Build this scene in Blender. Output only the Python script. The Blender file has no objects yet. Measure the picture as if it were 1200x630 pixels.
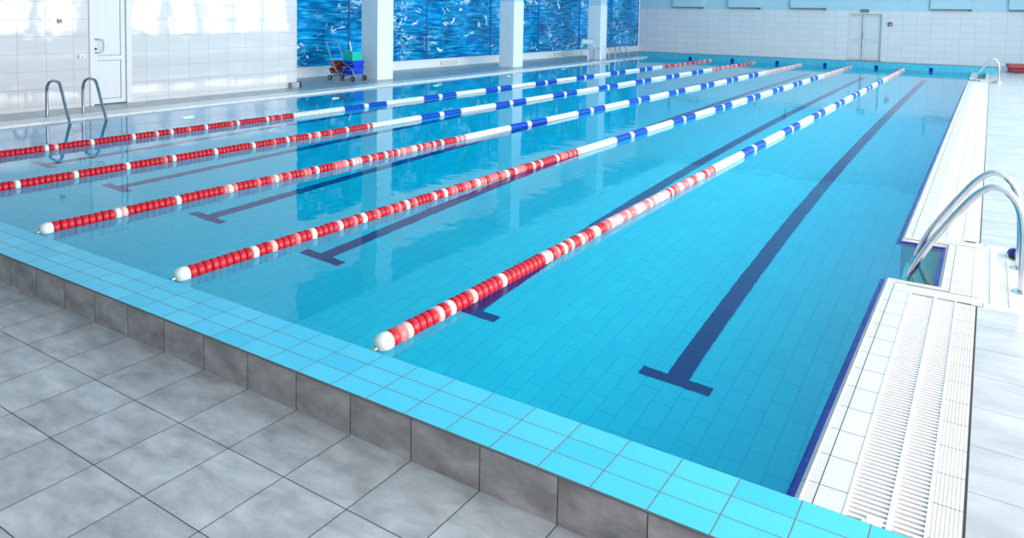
import bpy, bmesh, math, random
from mathutils import Vector, Matrix
random.seed(7)
SC = bpy.context.scene
COL = SC.collection
PI = math.pi

# ------------------------------------------------------------------ helpers
def tag(o, label=None, cat=None, group=None, kind=None):
    if label: o['label'] = label
    if cat: o['category'] = cat
    if group: o['group'] = group
    if kind: o['kind'] = kind
    return o

def link(name, bm, mats, parent=None, smooth=None, bevel=0):
    me = bpy.data.meshes.new(name)
    bm.normal_update()
    bm.to_mesh(me); bm.free()
    for m in (mats if isinstance(mats, (list, tuple)) else [mats]):
        me.materials.append(m)
    o = bpy.data.objects.new(name, me); COL.objects.link(o)
    if parent is not None: o.parent = parent
    if smooth is not None:
        for p in me.polygons: p.use_smooth = True
        try: me.set_sharp_from_angle(angle=math.radians(smooth))
        except Exception: pass
    if bevel:
        b = o.modifiers.new('bevel', 'BEVEL'); b.width = bevel; b.segments = 2; b.limit_method = 'ANGLE'
    return o

def empty(name, loc=(0, 0, 0), rz=0.0):
    o = bpy.data.objects.new(name, None); COL.objects.link(o)
    o.location = loc; o.rotation_euler = (0, 0, rz)
    o.empty_display_size = .1
    return o

def box(bm, x0, x1, y0, y1, z0, z1, mi=0):
    v = [bm.verts.new((x, y, z)) for z in (z0, z1) for y in (y0, y1) for x in (x0, x1)]
    fs = []
    for q in ((0, 2, 3, 1), (4, 5, 7, 6), (0, 1, 5, 4), (2, 6, 7, 3), (0, 4, 6, 2), (1, 3, 7, 5)):
        f = bm.faces.new([v[i] for i in q]); f.material_index = mi; fs.append(f)
    return fs

def prism(bm, pts, z0, z1, mi=0):
    """closed polygon (counter-clockwise) extruded in z"""
    a = [bm.verts.new((x, y, z0)) for x, y in pts]
    b = [bm.verts.new((x, y, z1)) for x, y in pts]
    n = len(pts); fs = [bm.faces.new(a[::-1]), bm.faces.new(b)]
    for i in range(n):
        fs.append(bm.faces.new((a[i], a[(i + 1) % n], b[(i + 1) % n], b[i])))
    for f in fs: f.material_index = mi
    return fs

def tube(bm, pts, r, seg=12, mi=0, caps=True, closed=False):
    pts = [Vector(p) for p in pts]
    n = len(pts); rings = []; up = None
    for i, p in enumerate(pts):
        if closed: d = pts[(i + 1) % n] - pts[i - 1]
        else: d = pts[min(i + 1, n - 1)] - pts[max(i - 1, 0)]
        d.normalize()
        if up is None:
            up = Vector((0, 0, 1)) if abs(d.z) < .9 else Vector((0, 1, 0))
        s = d.cross(up); s.normalize(); up = s.cross(d); up.normalize()
        rr = r[i] if isinstance(r, (list, tuple)) else r
        rings.append([bm.verts.new(p + (s * math.cos(t) + up * math.sin(t)) * rr) for t in [2 * PI * k / seg for k in range(seg)]])
    m = n if closed else n - 1
    for i in range(m):
        a, b = rings[i], rings[(i + 1) % n]
        for k in range(seg):
            f = bm.faces.new((a[k], b[k], b[(k + 1) % seg], a[(k + 1) % seg])); f.material_index = mi
    if caps and not closed:
        bm.faces.new(rings[0]).material_index = mi
        bm.faces.new(rings[-1][::-1]).material_index = mi

def lathe(bm, prof, axis='y', seg=20, origin=(0, 0, 0), mi=0, teeth=0.0):
    """prof: list of (t along axis, radius)"""
    o = Vector(origin); rings = []
    for t, r in prof:
        ring = []
        for k in range(seg):
            a = 2 * PI * k / seg
            rr = r * (1 - teeth * (k % 2))
            c, s = rr * math.cos(a), rr * math.sin(a)
            p = {'y': (c, t, s), 'z': (c, s, t), 'x': (t, c, s)}[axis]
            ring.append(bm.verts.new(o + Vector(p)))
        rings.append(ring)
    for a, b in zip(rings, rings[1:]):
        for k in range(seg):
            bm.faces.new((a[k], a[(k + 1) % seg], b[(k + 1) % seg], b[k])).material_index = mi
    bm.faces.new(rings[0]).material_index = mi
    bm.faces.new(rings[-1]).material_index = mi

def fixn(bm):
    bmesh.ops.recalc_face_normals(bm, faces=bm.faces)
    return bm

def smooth_path(pts, n=8):
    """Catmull-Rom through pts"""
    P = [Vector(p) for p in pts]; P = [2 * P[0] - P[1]] + P + [2 * P[-1] - P[-2]]
    out = []
    for i in range(1, len(P) - 2):
        for k in range(n):
            t = k / n
            out.append(.5 * ((2 * P[i]) + (-P[i - 1] + P[i + 1]) * t + (2 * P[i - 1] - 5 * P[i] + 4 * P[i + 1] - P[i + 2]) * t * t + (-P[i - 1] + 3 * P[i] - 3 * P[i + 1] + P[i + 2]) * t ** 3))
    out.append(P[-2]); return out

# ------------------------------------------------------------------ materials
def newmat(name):
    m = bpy.data.materials.new(name); m.use_nodes = True
    nt = m.node_tree; b = nt.nodes['Principled BSDF']
    return m, nt, b

def plain(name, col, rough=.5, metal=0.0, spec=.5, noise=0.0):
    m, nt, b = newmat(name)
    b.inputs['Roughness'].default_value = rough; b.inputs['Metallic'].default_value = metal
    b.inputs['Specular IOR Level'].default_value = spec
    b.inputs['Base Color'].default_value = (*col, 1)
    if noise:
        tc = nt.nodes.new('ShaderNodeTexCoord'); nz = nt.nodes.new('ShaderNodeTexNoise')
        nz.inputs['Scale'].default_value = 9; nz.inputs['Detail'].default_value = 4
        nt.links.new(tc.outputs['Object'], nz.inputs['Vector'])
        mx = nt.nodes.new('ShaderNodeMix'); mx.data_type = 'RGBA'
        mx.inputs[6].default_value = (*[c * (1 - noise) for c in col], 1); mx.inputs[7].default_value = (*[min(1, c * (1 + noise)) for c in col], 1)
        nt.links.new(nz.outputs['Fac'], mx.inputs[0]); nt.links.new(mx.outputs[2], b.inputs['Base Color'])
    return m

def tile_mat(name, c1, c2, mortar, bw, rh, plane='xy', off=(0, 0), ms=.003, rough=.3, bond=0.0, streak=0.0, sscale=(1, 1), bump=.15, spec=.5, ribs=0.0, rough_mortar=None, sdark=None, coat=0.0, sbump=0.0):
    """grid of tiles bw along the first axis of plane and rh along the second, in metres"""
    m, nt, b = newmat(name); N = nt.nodes.new; L = nt.links.new
    tc = N('ShaderNodeTexCoord'); sp = N('ShaderNodeSeparateXYZ'); L(tc.outputs['Object'], sp.inputs[0])
    cb = N('ShaderNodeCombineXYZ'); ax = {'x': 0, 'y': 1, 'z': 2}
    for i in range(2):
        ad = N('ShaderNodeMath'); ad.operation = 'SUBTRACT'; ad.inputs[1].default_value = off[i] - 400 * (bw if i == 0 else rh)
        L(sp.outputs[ax[plane[i]]], ad.inputs[0]); L(ad.outputs[0], cb.inputs[i])
    br = N('ShaderNodeTexBrick'); L(cb.outputs[0], br.inputs['Vector'])
    br.offset = bond; br.squash = 1.0
    br.inputs['Scale'].default_value = 1; br.inputs['Mortar Size'].default_value = ms; br.inputs['Mortar Smooth'].default_value = .1
    br.inputs['Brick Width'].default_value = bw; br.inputs['Row Height'].default_value = rh
    br.inputs['Color1'].default_value = (*c1, 1); br.inputs['Color2'].default_value = (*c2, 1); br.inputs['Mortar'].default_value = (*mortar, 1)
    br.inputs['Bias'].default_value = 0
    col = br.outputs['Color']
    if streak:
        # cloudy streaks, shifted from tile to tile
        fl = N('ShaderNodeVectorMath'); fl.operation = 'DIVIDE'; fl.inputs[1].default_value = (bw, rh, 1); L(cb.outputs[0], fl.inputs[0])
        f2 = N('ShaderNodeVectorMath'); f2.operation = 'FLOOR'; L(fl.outputs[0], f2.inputs[0])
        wn = N('ShaderNodeTexWhiteNoise'); wn.noise_dimensions = '3D'; L(f2.outputs[0], wn.inputs['Vector'])
        sc = N('ShaderNodeVectorMath'); sc.operation = 'SCALE'; sc.inputs['Scale'].default_value = 13; L(wn.outputs['Color'], sc.inputs[0])
        st = N('ShaderNodeVectorMath'); st.operation = 'MULTIPLY'; st.inputs[1].default_value = (sscale[0], sscale[1], 1); L(cb.outputs[0], st.inputs[0])
        av = N('ShaderNodeVectorMath'); av.operation = 'ADD'; L(st.outputs[0], av.inputs[0]); L(sc.outputs[0], av.inputs[1])
        nz = N('ShaderNodeTexNoise'); nz.inputs['Scale'].default_value = 1; nz.inputs['Detail'].default_value = 7; nz.inputs['Roughness'].default_value = .62; nz.inputs['Distortion'].default_value = .25
        L(av.outputs[0], nz.inputs['Vector'])
        rp = N('ShaderNodeMapRange'); rp.inputs[1].default_value = .3; rp.inputs[2].default_value = .7
        rp.inputs[3].default_value = 1 - streak; rp.inputs[4].default_value = 1 + streak; L(nz.outputs['Fac'], rp.inputs[0])
        ml = N('ShaderNodeMix'); ml.data_type = 'RGBA'; ml.blend_type = 'MULTIPLY'; ml.inputs[0].default_value = 1
        cbm = N('ShaderNodeCombineXYZ')
        for i in range(3): L(rp.outputs[0], cbm.inputs[i])
        L(col, ml.inputs[6]); L(cbm.outputs[0], ml.inputs[7]); col = ml.outputs[2]
        if sdark:      # warm rusty clouds of the same tile
            n2 = N('ShaderNodeTexNoise'); n2.inputs['Scale'].default_value = .8; n2.inputs['Detail'].default_value = 5; L(av.outputs[0], n2.inputs['Vector'])
            r2 = N('ShaderNodeMapRange'); r2.inputs[1].default_value = .52; r2.inputs[2].default_value = .72; r2.inputs[4].default_value = .55; L(n2.outputs['Fac'], r2.inputs[0])
            m2 = N('ShaderNodeMix'); m2.data_type = 'RGBA'; m2.blend_type = 'MULTIPLY'; m2.inputs[7].default_value = (*sdark, 1)
            L(r2.outputs[0], m2.inputs[0]); L(col, m2.inputs[6]); col = m2.outputs[2]
    if ribs:
        wv = N('ShaderNodeMath'); wv.operation = 'MULTIPLY'; wv.inputs[1].default_value = 2 * PI / ribs; L(sp.outputs[ax[plane[0]]], wv.inputs[0])
        sn = N('ShaderNodeMath'); sn.operation = 'SINE'; L(wv.outputs[0], sn.inputs[0])
    L(col, b.inputs['Base Color'])
    b.inputs['Specular IOR Level'].default_value = spec
    b.inputs['Coat Weight'].default_value = coat
    rr = N('ShaderNodeMapRange'); rr.inputs[3].default_value = rough; rr.inputs[4].default_value = rough_mortar if rough_mortar is not None else min(1, rough + .4)
    L(br.outputs['Fac'], rr.inputs[0]); L(rr.outputs[0], b.inputs['Roughness'])
    if bump or ribs or sbump:
        bp = N('ShaderNodeBump'); bp.invert = True; bp.inputs['Strength'].default_value = bump; bp.inputs['Distance'].default_value = .004
        L(br.outputs['Fac'], bp.inputs['Height']); out = bp
        if ribs:
            b2 = N('ShaderNodeBump'); b2.inputs['Strength'].default_value = .22; b2.inputs['Distance'].default_value = .003
            L(sn.outputs[0], b2.inputs['Height']); L(bp.outputs[0], b2.inputs['Normal']); out = b2
        if sbump:
            nb = N('ShaderNodeTexNoise'); nb.inputs['Scale'].default_value = 2.2; L(tc.outputs['Object'], nb.inputs['Vector'])
            b3 = N('ShaderNodeBump'); b3.inputs['Strength'].default_value = 1; b3.inputs['Distance'].default_value = sbump
            L(nb.outputs['Fac'], b3.inputs['Height']); L(out.outputs[0], b3.inputs['Normal']); out = b3
        L(out.outputs[0], b.inputs['Normal'])
    return m

X0, TX, TY = -2.335, .3237, .3558
FLOOR_ALB = 1.0
M = {}
M['floor'] = tile_mat('slate_grey_floor_tile', (.40, .385, .39), (.46, .445, .44), (.05, .035, .04), TX, TY, 'xy', (X0, -.673), .0022, .42, streak=.30, sscale=(5.5, 11), sdark=(.9, .80, .80), bump=.5)
M['deck'] = tile_mat('pale_grey_deck_tile', (.45, .42, .42), (.49, .46, .455), (.2, .2, .21), .62, .33, 'xy', (.771, 1.708), .0022, .3, streak=.22, sscale=(2.5, 7), bump=.3)
M['deck_left'] = tile_mat('grey_deck_tile', (.30, .32, .34), (.36, .38, .40), (.16, .16, .17), TX, TY, 'xy', (X0, 0), .003, .32, streak=.3, sscale=(3, 5))
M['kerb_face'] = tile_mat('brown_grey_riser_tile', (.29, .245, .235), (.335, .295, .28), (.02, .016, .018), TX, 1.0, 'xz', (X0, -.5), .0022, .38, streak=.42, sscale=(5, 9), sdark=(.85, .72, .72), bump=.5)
M['coping'] = tile_mat('turquoise_coping_tile', (.05, .50, .70), (.09, .57, .76), (.16, .17, .18), .2003, .1113, 'xy', (-.6725, -.334), .0024, .34, bump=.6, spec=.3)
M['pool_bottom'] = tile_mat('aqua_pool_tile', (.001, .76, .97), (.002, .82, .99), (.001, .67, .91), .245, .1225, 'yx', (0, 0), .005, .4, bond=.5, bump=0)
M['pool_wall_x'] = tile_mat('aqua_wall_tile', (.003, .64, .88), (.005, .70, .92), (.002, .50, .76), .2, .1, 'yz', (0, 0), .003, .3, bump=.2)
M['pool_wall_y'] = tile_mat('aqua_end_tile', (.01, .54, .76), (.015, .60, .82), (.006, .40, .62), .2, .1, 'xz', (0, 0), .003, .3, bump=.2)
M['far_kerb'] = tile_mat('turquoise_far_kerb_tile', (.05, .38, .50), (.07, .43, .55), (.03, .24, .34), .2, .1, 'xz', (0, 0), .004, .3, bump=.2)
M['navy'] = plain('navy_tile', (.003, .014, .22), .35, spec=.3)
M['lefttile'] = tile_mat('white_gutter_tile', (.70, .66, .64), (.74, .70, .68), (.36, .36, .36), 50, .2, 'xy', (-30, .146), .0022, .3, bump=.2)
M['royal'] = tile_mat('royal_blue_edge_tile', (.002, .012, .30), (.003, .016, .34), (.05, .08, .3), 5, .2, 'xy', (-2, .10), .0015, .25, bump=.1, spec=.25)
M['nosing'] = tile_mat('white_nosing_tile', (.66, .59, .54), (.70, .62, .57), (.2, .17, .15), .9, .2, 'xy', (-.1, .146), .0022, .3, bump=.4)
M['whitetile'] = tile_mat('white_edge_tile', (.64, .58, .545), (.69, .625, .585), (.16, .13, .12), .9, .2, 'xy', (-.1, .146), .0024, .3, bump=.4)
M['ribtile'] = tile_mat('beige_ribbed_tile', (.66, .565, .47), (.71, .62, .545), (.16, .12, .1), .9, .2, 'xy', (.1, .255), .0024, .4, ribs=.0118, bump=.4)
M['grout'] = plain('dark_joint', (.03, .022, .02), .8)
M['grate'] = plain('white_grating_plastic', (.80, .75, .73), .35)
M['channel'] = plain('gutter_channel', (.18, .2, .22), .6)
M['wall_l'] = tile_mat('white_glossy_wall_tile', (.64, .63, .64), (.67, .65, .66), (.34, .38, .44), .40, .262, 'yz', (2.797, .09), .003, .06, bump=.25, spec=.6, sbump=.0035)
M['wall_b'] = tile_mat('blue_white_wall_tile', (.80, .745, .77), (.83, .78, .80), (.52, .54, .60), .47, .252, 'xz', (-.208, .20), .0045, .3, bump=.2)
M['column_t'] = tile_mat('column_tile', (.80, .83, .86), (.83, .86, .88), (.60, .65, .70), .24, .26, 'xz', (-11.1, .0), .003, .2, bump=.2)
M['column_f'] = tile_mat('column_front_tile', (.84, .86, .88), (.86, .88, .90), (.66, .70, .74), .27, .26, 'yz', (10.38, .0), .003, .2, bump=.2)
M['paint'] = plain('pale_blue_wall_paint', (.50, .68, .77), .6, noise=.03)
M['white'] = plain('white_paint', (.82, .84, .86), .4)
M['whitep'] = plain('white_plastic', (.84, .85, .86), .3)
M['doorm'] = plain('white_door', (.72, .73, .75), .4)
M['doorb'] = plain('blue_white_door', (.76, .74, .76), .45)
M['gap'] = plain('shadow_gap', (.10, .14, .18), .7)
M['steel'] = plain('polished_steel', (.66, .67, .69), .14, 1.0)
M['steel_b'] = plain('brushed_steel', (.55, .57, .6), .3, 1.0)
M['red'] = plain('red_float', (.52, .008, .02), .3, spec=.4)
M['redf'] = plain('faded_red_float', (.78, .17, .17), .32)
M['pink'] = plain('bleached_pink_float', (.84, .46, .43), .32)
M['fwhite'] = plain('white_float', (.74, .74, .68), .35)
M['blue'] = plain('blue_float', (.002, .055, .46), .35, spec=.25)
M['green_hook'] = plain('green_hook', (.12, .22, .10), .6)
M['cartred'] = plain('red_bucket', (.45, .012, .02), .35)
M['cartblue'] = plain('blue_bucket', (.005, .05, .62), .3)
M['carteal'] = plain('teal_wringer', (.0, .50, .42), .35)
M['cartdark'] = plain('dark_blue_bag', (.01, .03, .16), .6)
M['rubber'] = plain('dark_rubber', (.03, .03, .035), .7)
M['seatp'] = plain('pale_seat', (.42, .56, .62), .4)
M['redmat'] = plain('red_vinyl', (.42, .03, .03), .45)
M['reddark'] = plain('dark_red_vinyl', (.2, .015, .02), .5)
M['signgreen'] = plain('green_sign', (.0, .11, .07), .4)
M['callred'] = plain('call_point_red', (.28, .06, .08), .5)
M['smallgrey'] = plain('grey_plastic', (.45, .47, .5), .5)
M['ceil'] = plain('white_ceiling', (.45, .60, .70), .8)
M['mop'] = plain('white_mop', (.8, .8, .78), .8)

M['lamp'] = plain('lit_lamp_lens', (.9, .9, .9), .3)
_b = M['lamp'].node_tree.nodes['Principled BSDF']; _b.inputs['Emission Color'].default_value = (1, 1, 1, 1); _b.inputs['Emission Strength'].default_value = 5
M['darksteel'] = plain('dull_steel', (.34, .37, .41), .25, 1.0)
M['mullion'] = plain('blue_window_joint', (.015, .12, .36), .4)

def mural():
    m, nt, b = newmat('sea_film_with_reflections'); N = nt.nodes.new; L = nt.links.new
    tc = N('ShaderNodeTexCoord')
    def nz(sy, sz, detail, dist=0, off=0):
        mp = N('ShaderNodeMapping'); mp.inputs['Scale'].default_value = (1, sy, sz); mp.inputs['Location'].default_value = (off, off, off)
        L(tc.outputs['Object'], mp.inputs[0]); n = N('ShaderNodeTexNoise'); n.inputs['Scale'].default_value = 1
        n.inputs['Detail'].default_value = detail; n.inputs['Roughness'].default_value = .65; n.inputs['Distortion'].default_value = dist
        L(mp.outputs[0], n.inputs['Vector']); return n.outputs['Fac']
    rp = N('ShaderNodeValToRGB'); L(nz(1.6, 16, 6, .5), rp.inputs[0])
    e = rp.color_ramp.elements; e[0].position = .32; e[0].color = (.0, .06, .27, 1); e[1].position = .70; e[1].color = (.10, .58, .84, 1)
    k = rp.color_ramp.elements.new(.48); k.color = (.002, .20, .50, 1); k = rp.color_ramp.elements.new(.56); k.color = (.004, .35, .66, 1)
    # broad light/dark swells along the wall
    r0 = N('ShaderNodeMapRange'); r0.inputs[1].default_value = .35; r0.inputs[2].default_value = .65; r0.inputs[3].default_value = .7; r0.inputs[4].default_value = 1.45; L(nz(.45, .5, 2, 0, 3), r0.inputs[0])
    cm = N('ShaderNodeCombineXYZ'); [L(r0.outputs[0], cm.inputs[i]) for i in range(3)]
    ml = N('ShaderNodeMix'); ml.data_type = 'RGBA'; ml.blend_type = 'MULTIPLY'; ml.inputs[0].default_value = 1; L(rp.outputs[0], ml.inputs[6]); L(cm.outputs[0], ml.inputs[7])
    # fine white speckle in large patches: window reflections painted into the colour
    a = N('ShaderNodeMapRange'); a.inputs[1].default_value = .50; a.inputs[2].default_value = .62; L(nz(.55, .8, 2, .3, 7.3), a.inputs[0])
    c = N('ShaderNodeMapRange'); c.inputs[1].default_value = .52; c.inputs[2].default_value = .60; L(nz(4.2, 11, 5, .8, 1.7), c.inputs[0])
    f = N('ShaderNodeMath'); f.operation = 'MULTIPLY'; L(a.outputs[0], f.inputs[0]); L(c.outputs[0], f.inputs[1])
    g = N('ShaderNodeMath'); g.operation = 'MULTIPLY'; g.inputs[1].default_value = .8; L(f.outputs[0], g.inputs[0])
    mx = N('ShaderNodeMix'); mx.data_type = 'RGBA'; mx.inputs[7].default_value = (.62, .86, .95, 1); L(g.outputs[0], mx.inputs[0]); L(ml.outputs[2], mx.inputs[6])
    # bold white patches, the opposite windows' reflection painted in
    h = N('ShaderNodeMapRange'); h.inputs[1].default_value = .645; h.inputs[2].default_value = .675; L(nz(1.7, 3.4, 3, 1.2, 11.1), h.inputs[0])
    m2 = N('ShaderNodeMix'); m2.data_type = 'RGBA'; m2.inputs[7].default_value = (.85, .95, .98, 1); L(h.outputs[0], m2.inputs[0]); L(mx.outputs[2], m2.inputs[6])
    L(m2.outputs[2], b.inputs['Base Color']); b.inputs['Roughness'].default_value = .12; b.inputs['Specular IOR Level'].default_value = .12
    return m
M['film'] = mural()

def water():
    m = bpy.data.materials.new('clear_pool_water'); m.use_nodes = True
    nt = m.node_tree; nt.nodes.clear(); N = nt.nodes.new; L = nt.links.new
    out = N('ShaderNodeOutputMaterial'); mx = N('ShaderNodeMixShader'); fr = N('ShaderNodeFresnel'); fr.inputs[0].default_value = 1.21
    rf = N('ShaderNodeBsdfRefraction'); rf.inputs['IOR'].default_value = 1.333; rf.inputs['Roughness'].default_value = 0; rf.inputs['Color'].default_value = (.15, .98, 1, 1)
    gl = N('ShaderNodeBsdfGlossy'); gl.inputs['Roughness'].default_value = .02; gl.inputs['Color'].default_value = (1, 1, 1, 1)
    tc = N('ShaderNodeTexCoord')
    def layer(sx, sy, dist, prev=None):
        mp = N('ShaderNodeMapping'); mp.inputs['Scale'].default_value = (sx, sy, 1); mp.inputs['Rotation'].default_value = (0, 0, .45)
        nz = N('ShaderNodeTexNoise'); nz.inputs['Scale'].default_value = 1; nz.inputs['Detail'].default_value = 2
        L(tc.outputs['Object'], mp.inputs[0]); L(mp.outputs[0], nz.inputs['Vector'])
        bp = N('ShaderNodeBump'); bp.inputs['Strength'].default_value = 1; bp.inputs['Distance'].default_value = dist
        L(nz.outputs['Fac'], bp.inputs['Height'])
        if prev: L(prev.outputs[0], bp.inputs['Normal'])
        return bp
    b1 = layer(1.6, 3.0, .0022); b2 = layer(9, 13, .0003, b1)
    for n in (fr, rf, gl): L(b2.outputs[0], n.inputs['Normal'])
    L(fr.outputs[0], mx.inputs[0]); L(rf.outputs[0], mx.inputs[1]); L(gl.outputs[0], mx.inputs[2]); L(mx.outputs[0], out.inputs['Surface'])
    return m
M['water'] = water()

# ------------------------------------------------------------------ layout constants (metres, water level z = 0)
XR = .294                      # right pool edge
def xl(y): return -9.88 - .0235 * y   # left pool edge
YF = 25.0                      # far pool wall
DECK = .024
HF, HK, KW = -.142, .039, .334 # foreground floor, kerb top, kerb width
N1, N2 = (2.56, 3.53), (20.8, 21.77)   # ladder recesses
XN = .573
DEPTH = 1.6
WL, WW, YB = -11.2, -12.8, 29.6  # tiled left wall, window wall, back wall
XRW, YN, ZC = 5.6, -6.0, 4.9
LW = 1.5885

# pool outline, counter-clockwise
OUT = [(xl(0), 0), (XR, 0), (XR, N1[0]), (XN, N1[0]), (XN, N1[1]), (XR, N1[1]), (XR, N2[0]), (XN, N2[0]), (XN, N2[1]), (XR, N2[1]), (XR, YF), (xl(YF), YF)]

# ------------------------------------------------------------------ pool shell and water
bm = bmesh.new(); bm.faces.new([bm.verts.new((x, y, -DEPTH)) for x, y in OUT])
tag(link('pool_floor', bm, M['pool_bottom']), 'aqua tiled pool bottom under clear water', kind='structure')
bm = bmesh.new(); n = len(OUT)
for i in range(n):
    (xa, ya), (xb, yb) = OUT[i], OUT[(i + 1) % n]
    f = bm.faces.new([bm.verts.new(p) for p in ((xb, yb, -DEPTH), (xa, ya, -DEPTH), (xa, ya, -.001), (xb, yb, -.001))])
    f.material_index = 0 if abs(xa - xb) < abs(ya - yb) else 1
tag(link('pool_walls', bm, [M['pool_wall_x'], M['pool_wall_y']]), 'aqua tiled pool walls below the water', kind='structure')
bm = bmesh.new(); bm.faces.new([bm.verts.new((x, y, 0)) for x, y in OUT])
tag(link('pool_water', bm, M['water']), 'clear turquoise water filling the swimming pool', 'water', kind='stuff')

# lane marker lines on the bottom
for k in range(6):
    xc = -.81 - LW * k
    bm = bmesh.new(); z0, z1 = -DEPTH + .001, -DEPTH + .006
    prism(bm, [(xc - .232, 1.935), (xc + .232, 1.935), (xc + .232, 2.03), (xc + .07, 2.03), (xc + .07, 22.3), (xc + .232, 22.3), (xc + .232, 22.395), (xc - .232, 22.395), (xc - .232, 22.3), (xc - .07, 22.3), (xc - .07, 2.03), (xc - .232, 2.03)], z0, z1)
    o = link('lane_marking', bm, M['navy'])
    where = ['first lane from the right edge', 'second lane from the right edge', 'third lane from the right edge', 'third lane from the left edge', 'second lane from the left edge', 'lane along the left edge'][k]
    tag(o, 'dark blue T-ended line on the pool bottom in the ' + where, 'lane marking', 'lane lines on the pool bottom')

# navy square wall marks at the far end
for k in range(6):
    xc = -.81 - LW * k
    bm = bmesh.new(); box(bm, xc - .055, xc + .055, YF - .014, YF + .01, .0, .105)
    o = link('wall_target', bm, M['navy'], bevel=.003)
    where = ['sixth from the left', 'fifth from the left', 'fourth from the left', 'third from the left', 'second from the left', 'leftmost'][k]
    tag(o, f'small navy square on the far pool wall, {where} of the six', 'lane target', 'navy squares on the far pool wall')

# ------------------------------------------------------------------ kerbs
bm = bmesh.new()
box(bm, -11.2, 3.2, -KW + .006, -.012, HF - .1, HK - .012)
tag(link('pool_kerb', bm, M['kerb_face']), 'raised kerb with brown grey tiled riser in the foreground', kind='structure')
bm = bmesh.new(); box(bm, -11.2, 3.2, -KW, 0.0, HK - .010, HK)
tag(link('kerb_coping', bm, M['coping'], bevel=.002), 'turquoise tiles on top of the foreground kerb', kind='structure')
bm = bmesh.new(); box(bm, -11.2, 3.2, -KW + .004, -.004, HK - .0125, HK - .0095)
tag(link('kerb_joint', bm, M['grout']), kind='structure')
bm = bmesh.new(); box(bm, -11.2, XR + .0, -.012, .0, -.2, HK - .0125)
tag(link('kerb_inner_face', bm, M['pool_wall_y']), kind='structure')
# far kerb
bm = bmesh.new(); box(bm, xl(YF) - .35, .95, YF, YF + .33, -.1, .19)
tag(link('far_kerb', bm, M['far_kerb']), 'turquoise tiled kerb at the far pool end', kind='structure')
bm = bmesh.new(); box(bm, xl(YF) - .36, .96, YF - .006, YF + .336, .19, .20)
tag(link('far_coping', bm, M['far_kerb']), kind='structure')

# ------------------------------------------------------------------ floors
bm = bmesh.new(); box(bm, WW, XRW, YN, -KW + .006, HF - .1, HF)
tag(link('floor', bm, M['floor']), 'slate grey tiled floor in the foreground', kind='structure')
GW = .42  # white gutter strip on the left
bm = bmesh.new(); prism(bm, [(WW, 0), (xl(0) - GW, 0), (xl(YB) - GW, YB), (WW, YB)], -.1, DECK)
tag(link('floor_left', bm, M['deck_left']), 'grey tiled pool deck along the left wall', kind='structure')
bm = bmesh.new(); prism(bm, [(xl(0) - GW, 0), (xl(0), 0), (xl(YF), YF), (xl(YF) - GW, YF)], -.1, .034)
tag(link('trim_1', bm, M['lefttile'], bevel=.006), 'white gutter edge along the left side of the pool', kind='structure')
bm = bmesh.new(); box(bm, xl(YF) - GW, XRW, YF + .33, YB, -.1, DECK)
tag(link('floor_back', bm, M['deck_left']), kind='structure')
bm = bmesh.new()
D1 = .771; D2 = 1.06
box(bm, D1, XRW, 0, 2.33, -.1, DECK); box(bm, D2, XRW, 2.33, 3.75, -.1, DECK); box(bm, D1, XRW, 3.75, 20.6, -.1, DECK); box(bm, D2, XRW, 20.6, 21.95, -.1, DECK); box(bm, D1, XRW, 21.95, YF + .33, -.1, DECK)
tag(link('floor_right', bm, M['deck']), 'pale grey tiled pool deck on the right', kind='structure')
bm = bmesh.new()
for a, b, x in ((0, 2.33, D1), (3.75, 20.6, D1), (21.95, YF, D1)):
    box(bm, x - .004, x + .004, a, b, -.05, DECK + .0006)
for a, b, x in ((0, N1[0] - .09, .352), (N1[1] + .09, N2[0] - .09, .352), (N2[1] + .09, YF, .352), (N1[0] - .06, N1[1] + .06, XN + .058), (N2[0] - .06, N2[1] + .06, XN + .058)):
    box(bm, x - .003, x + .003, a, b, -.05, DECK + .0008)
for a, b, y in ((XR + .12, XN + .2, N1[0] - .075), (.677, D1 + .02, 2.335), (XR + .10, XN + .2, N1[1] + .075), (.677, D1, 3.75)):
    box(bm, a, b, y - .003, y + .003, -.05, DECK + .0008)
tag(link('trim_2', bm, M['grout']), 'dark joints between the edge tiles on the right', kind='structure')

# white nosing on the right edge with its blue lip
NZ = .018
def edge_run(bm, w0, w1, z0, z1):
    """mitred strip that follows the right pool edge and its recesses, from inset w0 to w1"""
    def line(w):
        return [(XR + w, 0), (XR + w, N1[0] - w), (XN + w, N1[0] - w), (XN + w, N1[1] + w), (XR + w, N1[1] + w), (XR + w, N2[0] - w), (XN + w, N2[0] - w), (XN + w, N2[1] + w), (XR + w, N2[1] + w), (XR + w, YF)]
    A, B = line(w0), line(w1)
    for i in range(len(A) - 1):
        q = [bm.verts.new((*A[i], z0)), bm.verts.new((*B[i], z1)), bm.verts.new((*B[i + 1], z1)), bm.verts.new((*A[i + 1], z0))]
        bm.faces.new(q)
        if i % 1 == 0:
            lo = [bm.verts.new((*A[i], z0)), bm.verts.new((*A[i + 1], z0)), bm.verts.new((*A[i + 1], z0 - .05)), bm.verts.new((*A[i], z0 - .05))]
            bm.faces.new(lo)
bm = bmesh.new(); edge_run(bm, -.030, .001, -.004, .010); bmesh.ops.recalc_face_normals(bm, faces=bm.faces)
tag(link('trim_3', bm, M['royal']), 'royal blue tile lip along the right pool edge', kind='structure')
bm = bmesh.new(); edge_run(bm, .0, .020, .010, .030); edge_run(bm, .020, .026, .030, .024); edge_run(bm, .026, .058, .024, .026)
tag(link('trim_4', bm, M['nosing']), 'white rounded nosing tiles along the right pool edge', kind='structure')
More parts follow.
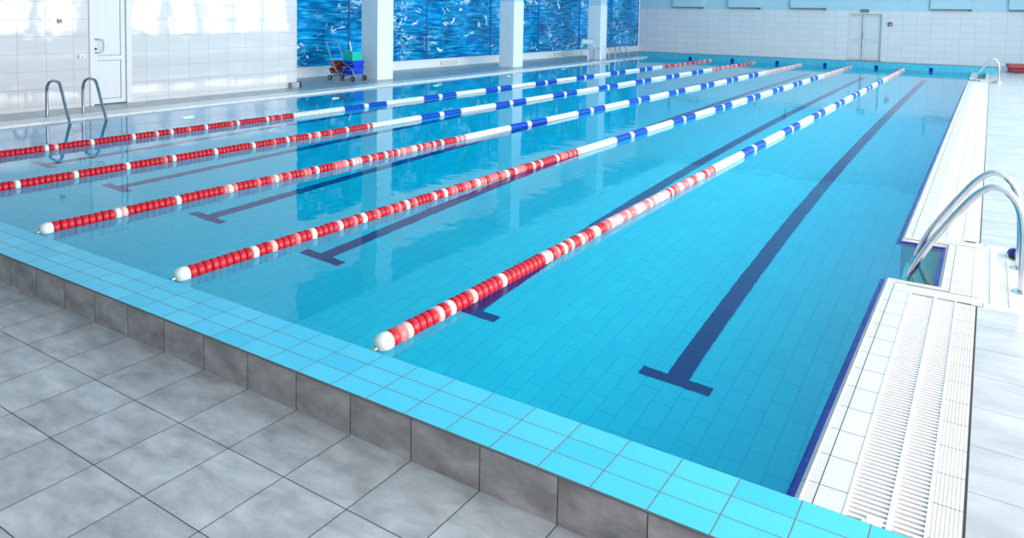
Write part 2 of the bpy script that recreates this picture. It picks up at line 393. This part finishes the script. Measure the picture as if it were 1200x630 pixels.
# flat white edge tiles
bm = bmesh.new(); T0, T1, T2, T3 = .352, .444, .677, .771
for a, b in ((0, N1[0] - .058), (N1[1] + .058, N2[0] - .058), (N2[1] + .058, YF)):
    box(bm, T0, T1, a, b, -.06, DECK)
for NN in (N1, N2):
    box(bm, T1, XN + .058, NN[0] - .20, NN[0] - .058, -.06, DECK)
    box(bm, T1, XN + .058, NN[1] + .058, NN[1] + .19, -.06, DECK)
    box(bm, XN + .058, .745, NN[0] - .20, NN[1] + .19, -.06, DECK)
    box(bm, .932, D2, NN[0] - .23, NN[1] + .22, -.06, DECK)
    box(bm, .745, .932, NN[0] - .23, NN[0] - .15, -.06, DECK); box(bm, .745, .932, NN[1] + .14, NN[1] + .22, -.06, DECK)
tag(link('trim_5', bm, M['whitetile']), 'white edge tiles between nosing and drain grating', kind='structure')
bm = bmesh.new()
for a, b in ((0, 2.33), (3.75, 20.6), (21.95, YF)): box(bm, T2, T3, a, b, -.06, DECK)
tag(link('trim_6', bm, M['ribtile']), 'beige ribbed tiles beside the drain grating', kind='structure')
bm = bmesh.new()
box(bm, .40, 1.0, 0, YF, -.16, -.061)
tag(link('gutter_channel', bm, M['channel']), kind='structure')

def grating(x0, x1, rib, y0, y1, label, pitch=.0268, clip=False):
    root = empty('drain_grating', ((x0 + x1) / 2, y0, DECK))
    tag(root, label, 'drain grating', 'white drain gratings along the right deck')
    cx = (x0 + x1) / 2
    bm = bmesh.new(); L = y1 - y0
    for a, b in ((x0, x0 + .010), (x1 - .008, x1), (rib - .007, rib + .007)):
        box(bm, a - cx, b - cx, 0, L, -.03, .002)
    link('frame', bm, M['grate'], root)
    bm = bmesh.new(); k = 0; y = .012
    while y < L - .01:
        for a, b in ((x0 + .010, rib - .007), (rib + .007, x1 - .008)):
            box(bm, a - cx, b - cx, y - .0068, y + .0068, -.014, .0)
        y += pitch
    tag(link('slats', bm, M['grate'], root), kind='stuff')
    if clip:
        bm = bmesh.new(); box(bm, -.05, -.004, .004, .05, .0, .006); box(bm, -.062, -.05, .012, .03, .0, .005)
        link('lifting_clip', bm, M['grate'], root, bevel=.003)
    return root
grating(T1, T2, .574, .0, N1[0] - .215, 'white slatted drain grating in the right foreground beside the kerb', clip=True)
grating(.745, .932, .84, N1[0] - .15, N1[1] + .14, 'short white drain grating under the nearest curved ladder rails')
grating(T1, T2, .574, N1[1] + .20, N2[0] - .22, 'long white drain grating running away along the right pool edge')

# ------------------------------------------------------------------ walls
bm = bmesh.new(); box(bm, WL - .25, WL, YN, 3.87, HF - .1, ZC); box(bm, WL - .25, WL, 4.53, 8.06, DECK - .1, ZC); box(bm, WL - .25, WL, 3.87, 4.53, 2.12, ZC)
box(bm, WW - .2, WL - .25, 7.86, 8.06, DECK - .1, ZC)
tag(link('wall_left', bm, M['wall_l']), 'white glossy tiled wall on the left', kind='structure')
# window wall: low plinth, film-covered panes, lintel
bm = bmesh.new(); box(bm, WW - .25, WW, 8.06, YB, -.1, .255); box(bm, WW - .25, WW, 8.06, YB, 3.4, ZC); box(bm, WW - .02, WW + .03, 8.06, YB, .235, .262)
tag(link('wall_left_plinth', bm, M['white'], bevel=.004), 'low white wall under the blue windows', kind='structure')
ys = [8.06, 11.2, 14.3, 17.55, 20.6, 23.75, 26.7, YB]
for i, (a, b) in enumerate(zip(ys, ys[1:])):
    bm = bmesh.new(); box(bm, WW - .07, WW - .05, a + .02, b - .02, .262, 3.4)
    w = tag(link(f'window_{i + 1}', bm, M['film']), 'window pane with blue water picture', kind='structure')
    bm = bmesh.new(); box(bm, WW - .08, WW - .03, b - .02, b + .02, .262, 3.4); box(bm, WW - .08, WW - .045, a + .02, b - .02, .262, .275)
    link('window_frame', bm, M['mullion'], w)
# back wall
bm = bmesh.new(); TL = 1.97; DX0, DX1, DT = -4.03, -2.76, 1.89
box(bm, WW, DX0, YB, YB + .3, -.1, TL); box(bm, DX1, XRW, YB, YB + .3, -.1, TL); box(bm, DX0, DX1, YB, YB + .3, DT, TL)
box(bm, -1.93, .95, YB - .014, YB, DECK, TL)
tag(link('wall_back', bm, M['wall_b']), 'pale tiled lower part of the back wall', kind='structure')
bm = bmesh.new(); box(bm, WW, XRW, YB + .01, YB + .3, TL, ZC); box(bm, -1.93, .95, YB - .012, YB + .01, TL, ZC)
tag(link('wall_back_upper', bm, M['paint']), 'light blue painted upper part of the back wall', kind='structure')
# near and right walls (behind and beside the camera) and ceiling
bm = bmesh.new(); box(bm, WW, XRW, YN - .2, YN, HF - .1, ZC)
tag(link('wall_near', bm, M['paint']), kind='structure')
bm = bmesh.new(); WIN = []
y = -3.75
while y < 21.5: WIN.append((y, y + 1.2)); y += 1.65
ZS, ZT = .6, 4.2
box(bm, XRW, XRW + .25, YN, YB, HF - .1, ZS); box(bm, XRW, XRW + .25, YN, YB, ZT, ZC)
prev = YN
for a, b in WIN: box(bm, XRW, XRW + .25, prev, a, ZS, ZT); prev = b
box(bm, XRW, XRW + .25, prev, YB, ZS, ZT)
tag(link('wall_right', bm, M['white']), kind='structure')
bm = bmesh.new(); box(bm, WW - .2, XRW + .2, YN, YB + .3, ZC, ZC + .1)
tag(link('ceiling', bm, M['ceil']), kind='structure')

# columns in front of the windows
for i, y0 in enumerate((10.38, 16.24, 22.08)):
    bm = bmesh.new(); y1 = y0 + .54
    fs = box(bm, -11.62, -11.12, y0, y1, DECK - .05, TL)
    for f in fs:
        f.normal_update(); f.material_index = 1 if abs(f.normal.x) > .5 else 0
    c = tag(link('column', bm, [M['column_t'], M['column_f']]), 'white tiled column in front of the blue windows', kind='structure')
    bm = bmesh.new(); box(bm, -11.61, -11.13, y0 + .01, y1 - .01, TL, ZC)
    tag(link('column_top', bm, M['paint'], c), 'light blue painted column top')

# ------------------------------------------------------------------ doors
def panel_door(bmf, u0, u1, z0, z1, mid, fw, put):
    """frame bars of one leaf; put(u0,u1,d0,d1,z0,z1) draws a box at depth d (towards the room)"""
    put(u0, u0 + fw, 0, .03, z0, z1); put(u1 - fw, u1, 0, .03, z0, z1)
    put(u0 + fw, u1 - fw, 0, .03, z0, z0 + fw); put(u0 + fw, u1 - fw, 0, .03, z1 - fw, z1); put(u0 + fw, u1 - fw, 0, .03, mid - fw / 2, mid + fw / 2)
    for a, b in ((z0 + fw, mid - fw / 2), (mid + fw / 2, z1 - fw)):
        put(u0 + fw + .006, u1 - fw - .006, 0, .018, a + .006, b - .006)
# left wall door
bm = bmesh.new()
box(bm, WL - .06, WL + .02, 3.84, 3.90, DECK, 2.12); box(bm, WL - .06, WL + .02, 4.44, 4.53, DECK, 2.12); box(bm, WL - .06, WL + .02, 3.90, 4.44, 2.06, 2.12)
d1 = tag(link('door_1', bm, M['doorm'], bevel=.004), 'white panelled door in the left tiled wall', kind='structure')
bm = bmesh.new(); box(bm, WL - .05, WL - .035, 3.89, 4.45, DECK, 2.07); link('door_backing', bm, M['gap'], d1)
bm = bmesh.new()
panel_door(bm, 3.906, 4.434, DECK + .02, 2.055, .78, .075, lambda a, b, d0, dd, z0, z1: box(bm, WL - .034 + d0, WL - .034 + dd, a, b, z0, z1))
leaf = link('door_leaf', bm, M['doorm'], d1, bevel=.003)
bm = bmesh.new(); xh = WL + .03
tube(bm, smooth_path([(WL - .01, 3.945, 1.08), (xh + .02, 3.95, 1.085), (xh + .03, 4.03, 1.06), (xh + .03, 4.03, .90), (xh + .02, 3.95, .865), (WL - .01, 3.945, .87)], 5), .011, 8)
link('door_handle', bm, M['smallgrey'], leaf, smooth=40)
bm = bmesh.new(); lathe(bm, [(0, .018), (.012, .018), (.014, .012)], 'x', 12, (WL - .005, 3.945, .93)); link('door_lock', fixn(bm), M['rubber'], leaf)
# back wall double door
bm = bmesh.new(); yb = YB + .10
box(bm, DX0, DX0 + .05, YB - .005, YB + .16, 0, DT); box(bm, DX1 - .05, DX1, YB - .005, YB + .16, 0, DT); box(bm, DX0 + .05, DX1 - .05, YB - .005, YB + .16, DT - .05, DT)
d2 = tag(link('door_2', bm, M['doorb'], bevel=.004), 'white double door in the back wall', kind='structure')
bm = bmesh.new(); box(bm, DX0, DX1, yb + .035, yb + .06, 0, DT); link('door_backing', bm, M['gap'], d2)
bm = bmesh.new(); box(bm, DX0 - .03, DX1 + .02, YB - .012, YB + .1, .0, .032); link('door_sill', bm, M['reddark'], d2)
sx = -3.50
for (a, b) in ((DX0 + .055, sx - .006), (sx + .006, DX1 - .055)):
    bm = bmesh.new()
    panel_door(bm, a, b, .04, DT - .055, .79, .07, lambda u0, u1, d0, dd, z0, z1: box(bm, u0, u1, yb + .035 - dd, yb + .035 - d0, z0, z1))
    lf = link('door_leaf', bm, M['doorb'], d2, bevel=.003)
bm = bmesh.new(); tube(bm, [(sx + .04, yb, 1.12), (sx + .04, yb - .06, 1.12), (sx + .04, yb - .06, .86), (sx + .04, yb, .86)], .014, 8); link('door_handle', bm, M['smallgrey'], lf)
bm = bmesh.new(); box(bm, sx - .01, sx + .012, yb - .005, yb + .02, .04, DT - .05); link('door_strip', bm, M['gap'], lf)

# exit sign, call point
r = bm = bmesh.new(); box(bm, -.15, .15, -.05, 0, -.055, .055)
o = link('exit_sign', bm, M['signgreen'], bevel=.006); o.location = (-3.42, YB, 1.965)
tag(o, 'small green exit sign above the white double door', 'sign')
bm = bmesh.new(); box(bm, -.135, .135, -.054, -.05, -.008, .012); link('sign_stripe', bm, M['paint'], o)
bm = bmesh.new(); box(bm, -.075, .075, -.05, 0, -.075, .075)
o = link('fire_call_point', bm, M['callred'], bevel=.01); o.location = (-2.52, YB, 1.46)
tag(o, 'small dull red call box on the wall right of the double door', 'alarm box')
bm = bmesh.new(); box(bm, -.02, .05, -.056, -.05, -.045, .02); link('cover_glass', bm, M['smallgrey'], o)

# panels above the tile line of the back wall
for i, (a, b, pos) in enumerate(((-11.18, -9.83, 'leftmost'), (-8.72, -7.40, 'second from the left'), (-6.18, -4.84, 'left of the double door'), (-1.20, .10, 'right of the double door'), (1.23, 2.55, 'rightmost'))):
    e = empty('wall_heater', ((a + b) / 2, YB, 2.05)); w = (b - a) / 2
    yo = -.02 if i != 3 else -.08
    tag(e, 'shallow pale blue box on the upper back wall, ' + pos, 'wall panel', 'pale boxes high on the back wall')
    bm = bmesh.new(); box(bm, -w, w, -.14, 0.01, 0, .62); link('casing', bm, M['paint'], e, bevel=.008)
    bm = bmesh.new(); box(bm, -w + .02, w + .02, -.13, -.02, -.035, 0); box(bm, w - .10, w + .02, -.13, -.03, -.06, -.035); link('bottom_shadow', bm, M['gap'], e)  # dark strip stands in for the shadow under the box

# small fittings on the left wall and by the wall end
bm = bmesh.new(); box(bm, 0, .03, -.03, .03, -.035, .035); box(bm, .03, .07, -.012, .012, -.01, .02)
o = link('wall_bracket', bm, M['smallgrey'], bevel=.004); o.location = (WL, 3.40, 1.37); tag(o, 'small grey bracket on the white tiles above the left ladder', 'bracket')
bm = bmesh.new(); box(bm, 0, .03, -.05, .05, -.03, .03); o = link('wall_switch', bm, M['whitep'], bevel=.006); o.location = (WL, 3.72, .82)
tag(o, 'small white switch on the tiles left of the white door', 'switch')
bm = bmesh.new(); box(bm, .03, .036, -.02, .02, -.016, .016); link('rocker', bm, M['smallgrey'], o)
bm = bmesh.new(); box(bm, 0, .10, -.20, .0, 0, .11); e = link('floor_box', bm, M['deck_left'], bevel=.004); e.location = (WL, 8.04, DECK)
tag(e, 'low grey box with a dark end standing at the end of the white wall', 'box')
bm = bmesh.new(); box(bm, -.0, .105, -.003, .05, 0, .115); link('end_plate', bm, M['rubber'], e)
# vents in the low wall
for i, (a, b, where) in enumerate(((14.9, 15.7, 'between the first and second columns'), (21.7, 22.5, 'just left of the steel chair'), (26.6, 27.5, 'near the back wall corner'))):
    e = empty('wall_vent', (WW, (a + b) / 2, .125)); w = (b - a) / 2
    tag(e, 'grey vent in the low white wall ' + where, 'vent', 'vents under the windows')
    bm = bmesh.new(); box(bm, 0, .012, -w, w, -.06, .06); link('plate', bm, M['smallgrey'], e)
    bm = bmesh.new()
    for k in range(4): box(bm, .012, .02, -w + .03, w - .03, -.045 + k * .025, -.03 + k * .025)
    link('louvres', bm, M['white'], e)

# ------------------------------------------------------------------ pool lights on the left wall under water
for i in range(7):
    y = 4.75 + 3.27 * i
    e = empty('underwater_light', (xl(y), y, -.95))
    tag(e, 'lit white pool light on the left pool wall, ' + 'first second third fourth fifth sixth seventh'.split()[i] + ' from the near end', 'pool light', 'underwater lights on the left pool wall')
    bm = bmesh.new(); lathe(bm, [(-.01, .115), (.02, .115), (.028, .10)], 'x', 24); link('bezel', fixn(bm), M['whitep'], e, smooth=40)
    bm = bmesh.new(); lathe(bm, [(.024, .10), (.036, .085), (.042, .03)], 'x', 24); link('lens', fixn(bm), M['lamp'], e, smooth=60)

# ------------------------------------------------------------------ lane ropes
R0 = .0455
def disc_mesh(name, mat, seg=24, hi=True):
    bm = bmesh.new()
    prof = [(-.0235, .026), (-.0225, .037), (-.017, .0435), (-.006, R0), (.006, R0), (.017, .0435), (.0225, .037), (.0235, .026)]
    lathe(bm, prof, 'y', seg, teeth=.035); fixn(bm)
    me = bpy.data.meshes.new(name); bm.to_mesh(me); bm.free(); me.materials.append(mat)
    for p in me.polygons: p.use_smooth = True
    return me
DM = {k: disc_mesh('float_disc_' + n, M[k]) for k, n in (('red', 'red'), ('redf', 'faded'), ('pink', 'pink'), ('fwhite', 'white'))}
ZR = .022
def kind_at(k, i, y):
    """colour of disc i (position y) of rope k (1 = right)"""
    rnd = random.random()
    if y < 5.08:
        m = i % 10
        if m == 9: return 'fwhite'
        if k == 1:
            if y > .40 and y < 1.0:
                if m in (3, 7): return 'pink'
            if .16 < y < .32: return 'pink' if m == 2 else ('redf' if m == 1 else 'red')
            f = min(1, max(0, (y - 1.2) / 1.6))
            if rnd < f * .75: return 'pink' if rnd < f * .42 else 'redf'
            if m == 4 and y > 1.5: return 'fwhite'
            return 'red' if rnd > .25 * f + .05 else 'redf'
        f = {2: .30, 3: .2, 4: .08, 5: .04}[k] * min(1.6, y / 2.2)
        if rnd < f * .5: return 'pink'
        if rnd < f * 1.3: return 'redf'
        return 'red'
    if y > 20.0:
        if k == 5 or k == 4: return 'fwhite' if i % 10 == 9 else ('pink' if rnd < .25 else 'red')
        return 'fwhite' if i % 10 in (4, 9) else ('pink' if rnd < .5 else 'redf' if y < 23.5 else 'red')
    if y < 6.1: return 'fwhite'
    q = (y - 6.65 + .5) % 2.0      # white ring in the middle of each blue stretch
    if abs(q - .5) < .04: return 'fwhite'
    return 'blue' if q < 1.0 - .02 and q > .02 else 'fwhite'
names = {1: 'red, white and blue lane rope with pink bleached floats, nearest the right edge', 2: 'lane rope second from the right edge, its end near the middle of the kerb', 3: 'middle lane rope, third from the right edge, white end at the left kerb', 4: 'second lane rope from the left wall, red near end cut by the picture edge', 5: 'lane rope nearest the left wall, passing in front of the left ladder'}
start = {1: 0, 2: 0, 3: 0, 4: 12, 5: 22}
matidx = ['red', 'redf', 'pink', 'fwhite', 'blue']
for k in range(1, 6):
    x = -LW * k; y0 = .175; pitch = .05
    root = empty('lane_rope', (x, .0, ZR)); tag(root, names[k], 'lane rope', 'floating lane ropes across the pool')
    bmr = bmesh.new(); n = int((24.86 - y0) / pitch)
    for i in range(n):
        y = y0 + pitch * i; c = kind_at(k, i, y)
        if start[k] <= i < start[k] + 100 and c in DM:
            o = bpy.data.objects.new('float_disc', DM[c]); COL.objects.link(o); o.parent = root
            o.location = (random.uniform(-.0012, .0012), y, random.uniform(-.0015, .0015)); o.rotation_euler = (random.uniform(-.05, .05), random.uniform(0, 6), random.uniform(-.05, .05))
        else:
            far = y > 5.08
            prof = [(-.0235, .03), (-.0215, .040), (-.012, R0), (.012, R0), (.0215, .040), (.0235, .03)] if c != 'fwhite' or y > 20 or y < 5.08 else [(-.0245, .042), (-.02, R0), (.02, R0), (.0245, .042)]
            lathe(bmr, prof, 'y', 12, (0, y, 0), matidx.index(c))
    fixn(bmr)
    tag(link('float_discs', bmr, [M[c] for c in matidx], root, smooth=50), kind='stuff')
    bm = bmesh.new(); lathe(bm, [(0.072, .010), (.074, .020), (.081, .031), (.092, .040), (.108, R0 + .001), (.128, R0 + .001), (.131, .044), (.134, R0 + .001), (.147, R0), (.150, .036)], 'y', 24); link('end_cap', fixn(bm), M['fwhite'], root, smooth=50)
    bm = bmesh.new(); lathe(bm, [(24.86, .036), (24.87, R0), (24.90, R0), (24.94, .034), (24.955, .014)], 'y', 16); link('end_cap', fixn(bm), M['fwhite'], root, smooth=50)
    bm = bmesh.new(); tube(bm, [(0, .02, -.012), (0, .3, 0), (0, 24.8, 0), (0, 24.995, .0)], .008, 8); link('cable', bm, M['steel_b'], root)
    bm = bmesh.new(); tube(bm, [(.012 * math.cos(t), .034 + .018 * math.sin(t), -.008) for t in [2 * PI * j / 14 for j in range(14)]], .005, 6, closed=True); link('hook', bm, M['green_hook'], root)

# ------------------------------------------------------------------ ladders
def ladder(yy, path, label, flange_x, rung_x, ground=DECK, steel='steel'):
    root = empty('pool_ladder', (flange_x, (yy[0] + yy[1]) / 2, ground))
    tag(root, label, 'pool ladder', 'steel pool ladders')
    ym = (yy[0] + yy[1]) / 2
    for y in yy:
        bm = bmesh.new(); pts = smooth_path([(px - flange_x, y - ym, pz - ground) for px, pz in path], 8)
        tube(bm, pts, .0205, 16); link('handrail', bm, M[steel], root, smooth=60)
        bm = bmesh.new(); lathe(bm, [(0, .048), (.006, .047), (.012, .03)], 'z', 20, (0, y - ym, 0)); link('flange', fixn(bm), M['steel_b'], root, smooth=40)
    for z in (-.22, -.47, -.72):
        bm = bmesh.new(); box(bm, rung_x - flange_x - .05, rung_x - flange_x + .05, yy[0] - ym, yy[1] - ym, z - ground - .012, z - ground + .012); link('step', bm, M['steel_b'], root, bevel=.006)
    return root
near_path = [(.985, .024), (.985, .20), (.975, .40), (.945, .53), (.888, .603), (.815, .62), (.74, .565), (.668, .47), (.585, .345), (.497, .20), (.432, .06), (.405, -.03), (.398, -.12), (.398, -.40), (.398, -.95)]
ladder((2.744, 3.248), near_path, 'chrome ladder with two arched handrails on the right foreground deck', .985, .40)
ladder((21.0, 21.5), near_path, 'chrome arched ladder at the far end of the right pool edge', .985, .40)
lp = [(-10.34, .024), (-10.34, .25), (-10.333, .43), (-10.28, .52), (-10.18, .56), (-10.07, .56), (-9.99, .535), (-9.93, .44), (-9.84, .24), (-9.74, .04), (-9.70, -.08), (-9.69, -.3), (-9.69, -.95)]
ladder((2.784, 3.284), lp, 'steel ladder with two slim handrails below the white door on the left', -10.34, -9.69, steel='darksteel')
lp2 = [(px - .50, pz) for px, pz in lp]
ladder((22.3, 22.8), lp2, 'steel ladder at the far left pool edge beside the last column', -10.84, -10.19, steel='darksteel')

# blue slipper by the near ladder
e = empty('pool_slipper', (1.0, 3.46, DECK), .5)
tag(e, 'dark blue slipper on the deck behind the nearest ladder post', 'slipper')
bm = bmesh.new(); prism(bm, [(.042 * math.cos(t) * (1 + .12 * math.sin(t)), .11 * math.sin(t)) for t in [2 * PI * j / 20 for j in range(20)]], 0, .02); link('sole', bm, M['rubber'], e, bevel=.004)
bm = bmesh.new()
for j in range(7):
    pass
rows = []
for yy in (.0, .04, .08):
    rows.append([bm.verts.new((.045 * math.cos(t) * (1 - yy * 2), yy, .018 + .05 * math.sin(t) * (1 - yy * 4))) for t in [PI * q / 10 for q in range(11)]])
for a, b in zip(rows, rows[1:]):
    for q in range(10): bm.faces.new((a[q], a[q + 1], b[q + 1], b[q]))
o = link('strap', bm, M['navy'], e, smooth=60); s = o.modifiers.new('s', 'SOLIDIFY'); s.thickness = .006

# ------------------------------------------------------------------ cleaning trolley
e = empty('cleaning_trolley', (-11.66, 9.90, DECK), math.radians(4)); e.scale = (1.15, 1.15, 1.08)
tag(e, 'wheeled cleaning trolley with red and blue buckets beside the first column', 'cleaning trolley')
bm = bmesh.new()
for s in (-.17, .17):
    tube(bm, smooth_path([(-.36, s, .80), (-.28, s, .60), (-.14, s, .30), (-.06, s, .18), (.06, s, .14), (.36, s, .13)], 6), .013, 10)
tube(bm, [(-.36, -.17, .80), (-.36, .17, .80)], .013, 10); tube(bm, [(.36, -.17, .13), (.36, .17, .13)], .013, 10); tube(bm, [(-.2, -.17, .10), (-.2, .17, .10)], .012, 8)
for s in (-.17, .17): tube(bm, smooth_path([(-.22, s, .10), (-.02, s, .09), (.16, s, .30), (.30, s, .26), (.37, s, .12)], 6), .011, 8)
link('frame', bm, M['steel_b'], e, smooth=60)
def bucket(name, mat, x0, x1, z0, z1, w, handle=True):
    bm = bmesh.new(); t = .85
    v = [bm.verts.new((x, y, z)) for z, k in ((z0, t), (z1, 1)) for x, y in (((x0 + x1) / 2 - (x1 - x0) / 2 * k, -w * k), ((x0 + x1) / 2 + (x1 - x0) / 2 * k, -w * k), ((x0 + x1) / 2 + (x1 - x0) / 2 * k, w * k), ((x0 + x1) / 2 - (x1 - x0) / 2 * k, w * k))]
    bm.faces.new(v[:4][::-1])
    for i in range(4): bm.faces.new((v[i], v[(i + 1) % 4], v[4 + (i + 1) % 4], v[4 + i]))
    o = link(name, bm, mat, e, bevel=.012); so = o.modifiers.new('s', 'SOLIDIFY'); so.thickness = .008
    bm = bmesh.new(); tube(bm, [((x0 + x1) / 2 + math.cos(a) * (x1 - x0) / 2 * 1.03, -w * 1.03 * 1, z1 - .02 - .06 * abs(math.sin(a))) for a in [PI * j / 8 for j in range(9)]], .005, 6); link('bail', bm, M['steel_b'], o)
    return o
bucket('red_bucket', M['cartred'], -.30, .0, .13, .25, .15); bucket('upper_red_tray', M['cartred'], -.29, -.06, .27, .40, .12)
bucket('blue_bucket', M['cartblue'], .10, .35, .12, .30, .16); bucket('upper_blue_bucket', M['cartblue'], .09, .36, .30, .42, .17)
bm = bmesh.new(); box(bm, .06, .30, -.14, .14, .42, .62); box(bm, .02, .08, -.10, .10, .46, .64); box(bm, .12, .24, -.15, -.14, .46, .56); link('mop_wringer', bm, M['carteal'], e, bevel=.02)
bm = bmesh.new(); tube(bm, smooth_path([(.14, .02, .60), (.10, .03, .72), (.07, .03, .82)], 4), .014, 8); link('wringer_lever', bm, M['mop'], e, smooth=60)
bm = bmesh.new(); prism(bm, [(-.05, -.15), (.10, -.15), (.10, .15), (-.05, .15)], .10, .26); link('cloth_bag', bm, M['cartdark'], e, bevel=.03)
for x, y in ((-.24, -.18), (-.24, .18), (.34, -.18), (.34, .18)):
    bm = bmesh.new(); lathe(bm, [(-.012, .03), (-.012, .052), (.012, .052), (.012, .03)], 'y', 18, (x, y, .052)); w = link('wheel', fixn(bm), M['rubber'], e, smooth=40)
    bm = bmesh.new(); lathe(bm, [(-.016, .026), (.016, .026)], 'y', 12, (x, y, .052)); link('hub', fixn(bm), M['steel_b'], w)

# ------------------------------------------------------------------ steel chair by the third column
e = empty('metal_chair', (-11.12, 21.35, DECK), math.radians(-35))
tag(e, 'steel tube chair with pale seat standing beside the third column', 'chair')
for s in (-1, 1):
    y = s * .25
    bm = bmesh.new(); tube(bm, smooth_path([(.27, y, 0), (.24, y, .25), (.20, y, .42), (-.12, y, .43)], 6), .016, 10); link('front_leg', bm, M['steel_b'], e, smooth=60)
    bm = bmesh.new(); tube(bm, smooth_path([(-.27, y, 0), (-.22, y, .25), (-.19, y, .45), (-.23, y, .68), (-.25, y * .9, .74)], 6), .016, 10); link('rear_leg', bm, M['steel_b'], e, smooth=60)
bm = bmesh.new(); tube(bm, [(-.25, -.225, .74), (-.262, 0, .75), (-.25, .225, .74)], .016, 10); link('top_rail', bm, M['steel_b'], e)
bm = bmesh.new(); tube(bm, [(.2, -.25, .42), (.2, .25, .42)], .013, 8); link('seat_rail', bm, M['steel_b'], e)
bm = bmesh.new(); box(bm, -.20, .22, -.24, .24, .43, .455); link('seat', bm, M['seatp'], e, bevel=.012)
bm = bmesh.new(); box(bm, -.255, -.23, -.22, .22, .56, .72); link('backrest', bm, M['seatp'], e, bevel=.01)

# ------------------------------------------------------------------ red mat on the back right deck
e = empty('gym_mat', (2.2, 26.5, DECK), math.radians(3))
tag(e, 'thick red vinyl mat lying on the deck by the back wall at right', 'mat')
bm = bmesh.new(); box(bm, -.98, 1.2, -.5, .5, .13, .25); link('top_pad', bm, M['redmat'], e, bevel=.03)
bm = bmesh.new(); box(bm, -.93, 1.18, -.48, .48, 0, .13); link('bottom_pad', bm, M['reddark'], e, bevel=.03)

# ------------------------------------------------------------------ lights
def area(name, loc, rot, sx, sy, power, col=(1, 1, 1)):
    l = bpy.data.lights.new(name, 'AREA'); l.shape = 'RECTANGLE'; l.size = sx; l.size_y = sy; l.energy = power; l.color = col
    o = bpy.data.objects.new(name, l); COL.objects.link(o); o.location = loc; o.rotation_euler = rot; return o
WIN_L = 11.8; FILL_L = .66
WP = WIN_L * PI * 1.2 * 3.6
for i, (a, b) in enumerate(WIN):
    area('window_daylight', (XRW + .02, (a + b) / 2, (ZS + ZT) / 2), (0, math.radians(90), 0), ZT - ZS, b - a, WP * (1.0), (1, .93, .88))
area('ceiling_fill', (-2.9, 17.3, ZC - .03), (0, 0, 0), 16.4, 24.2, FILL_L * PI * 16.4 * 24.2, (.26, .80, 1))  # added ceiling-wide cyan fill, not a known lamp of the hall
w = bpy.data.worlds.new('World'); SC.world = w; w.use_nodes = True
bg = w.node_tree.nodes['Background']; bg.inputs[0].default_value = (.80, .90, 1, 1); bg.inputs[1].default_value = 1.0

# ------------------------------------------------------------------ camera
F, XP, YP, RX, RY, RZ = 876.786, 593.374, 69.9502, -.0605, -.0169, .5748
R = Matrix.Rotation(RZ, 3, 'Z') @ Matrix.Rotation(RX, 3, 'X') @ Matrix.Rotation(RY, 3, 'Y')
right, fwd, up = R.col[0], R.col[1], R.col[2]
cd = bpy.data.cameras.new('Camera'); cam = bpy.data.objects.new('Camera', cd); COL.objects.link(cam)
cam.matrix_world = Matrix(((right.x, up.x, -fwd.x, .7712), (right.y, up.y, -fwd.y, -2.4913), (right.z, up.z, -fwd.z, 1.5902), (0, 0, 0, 1)))
cd.sensor_fit = 'HORIZONTAL'; cd.sensor_width = 36; cd.lens = F / 1200 * 36
cd.shift_x = (600 - XP) / 1200; cd.shift_y = (YP - 315) / 1200
cd.clip_start = .05; cd.clip_end = 200
SC.camera = cam
vs = SC.view_settings; vs.view_transform = 'Standard'; vs.look = 'None'; vs.gamma = 1; vs.exposure = 0.0; vs.use_curve_mapping = False
SC.cycles.use_denoising = True
SC.cycles.max_bounces = 12; SC.cycles.diffuse_bounces = 5; SC.cycles.glossy_bounces = 5; SC.cycles.transmission_bounces = 8
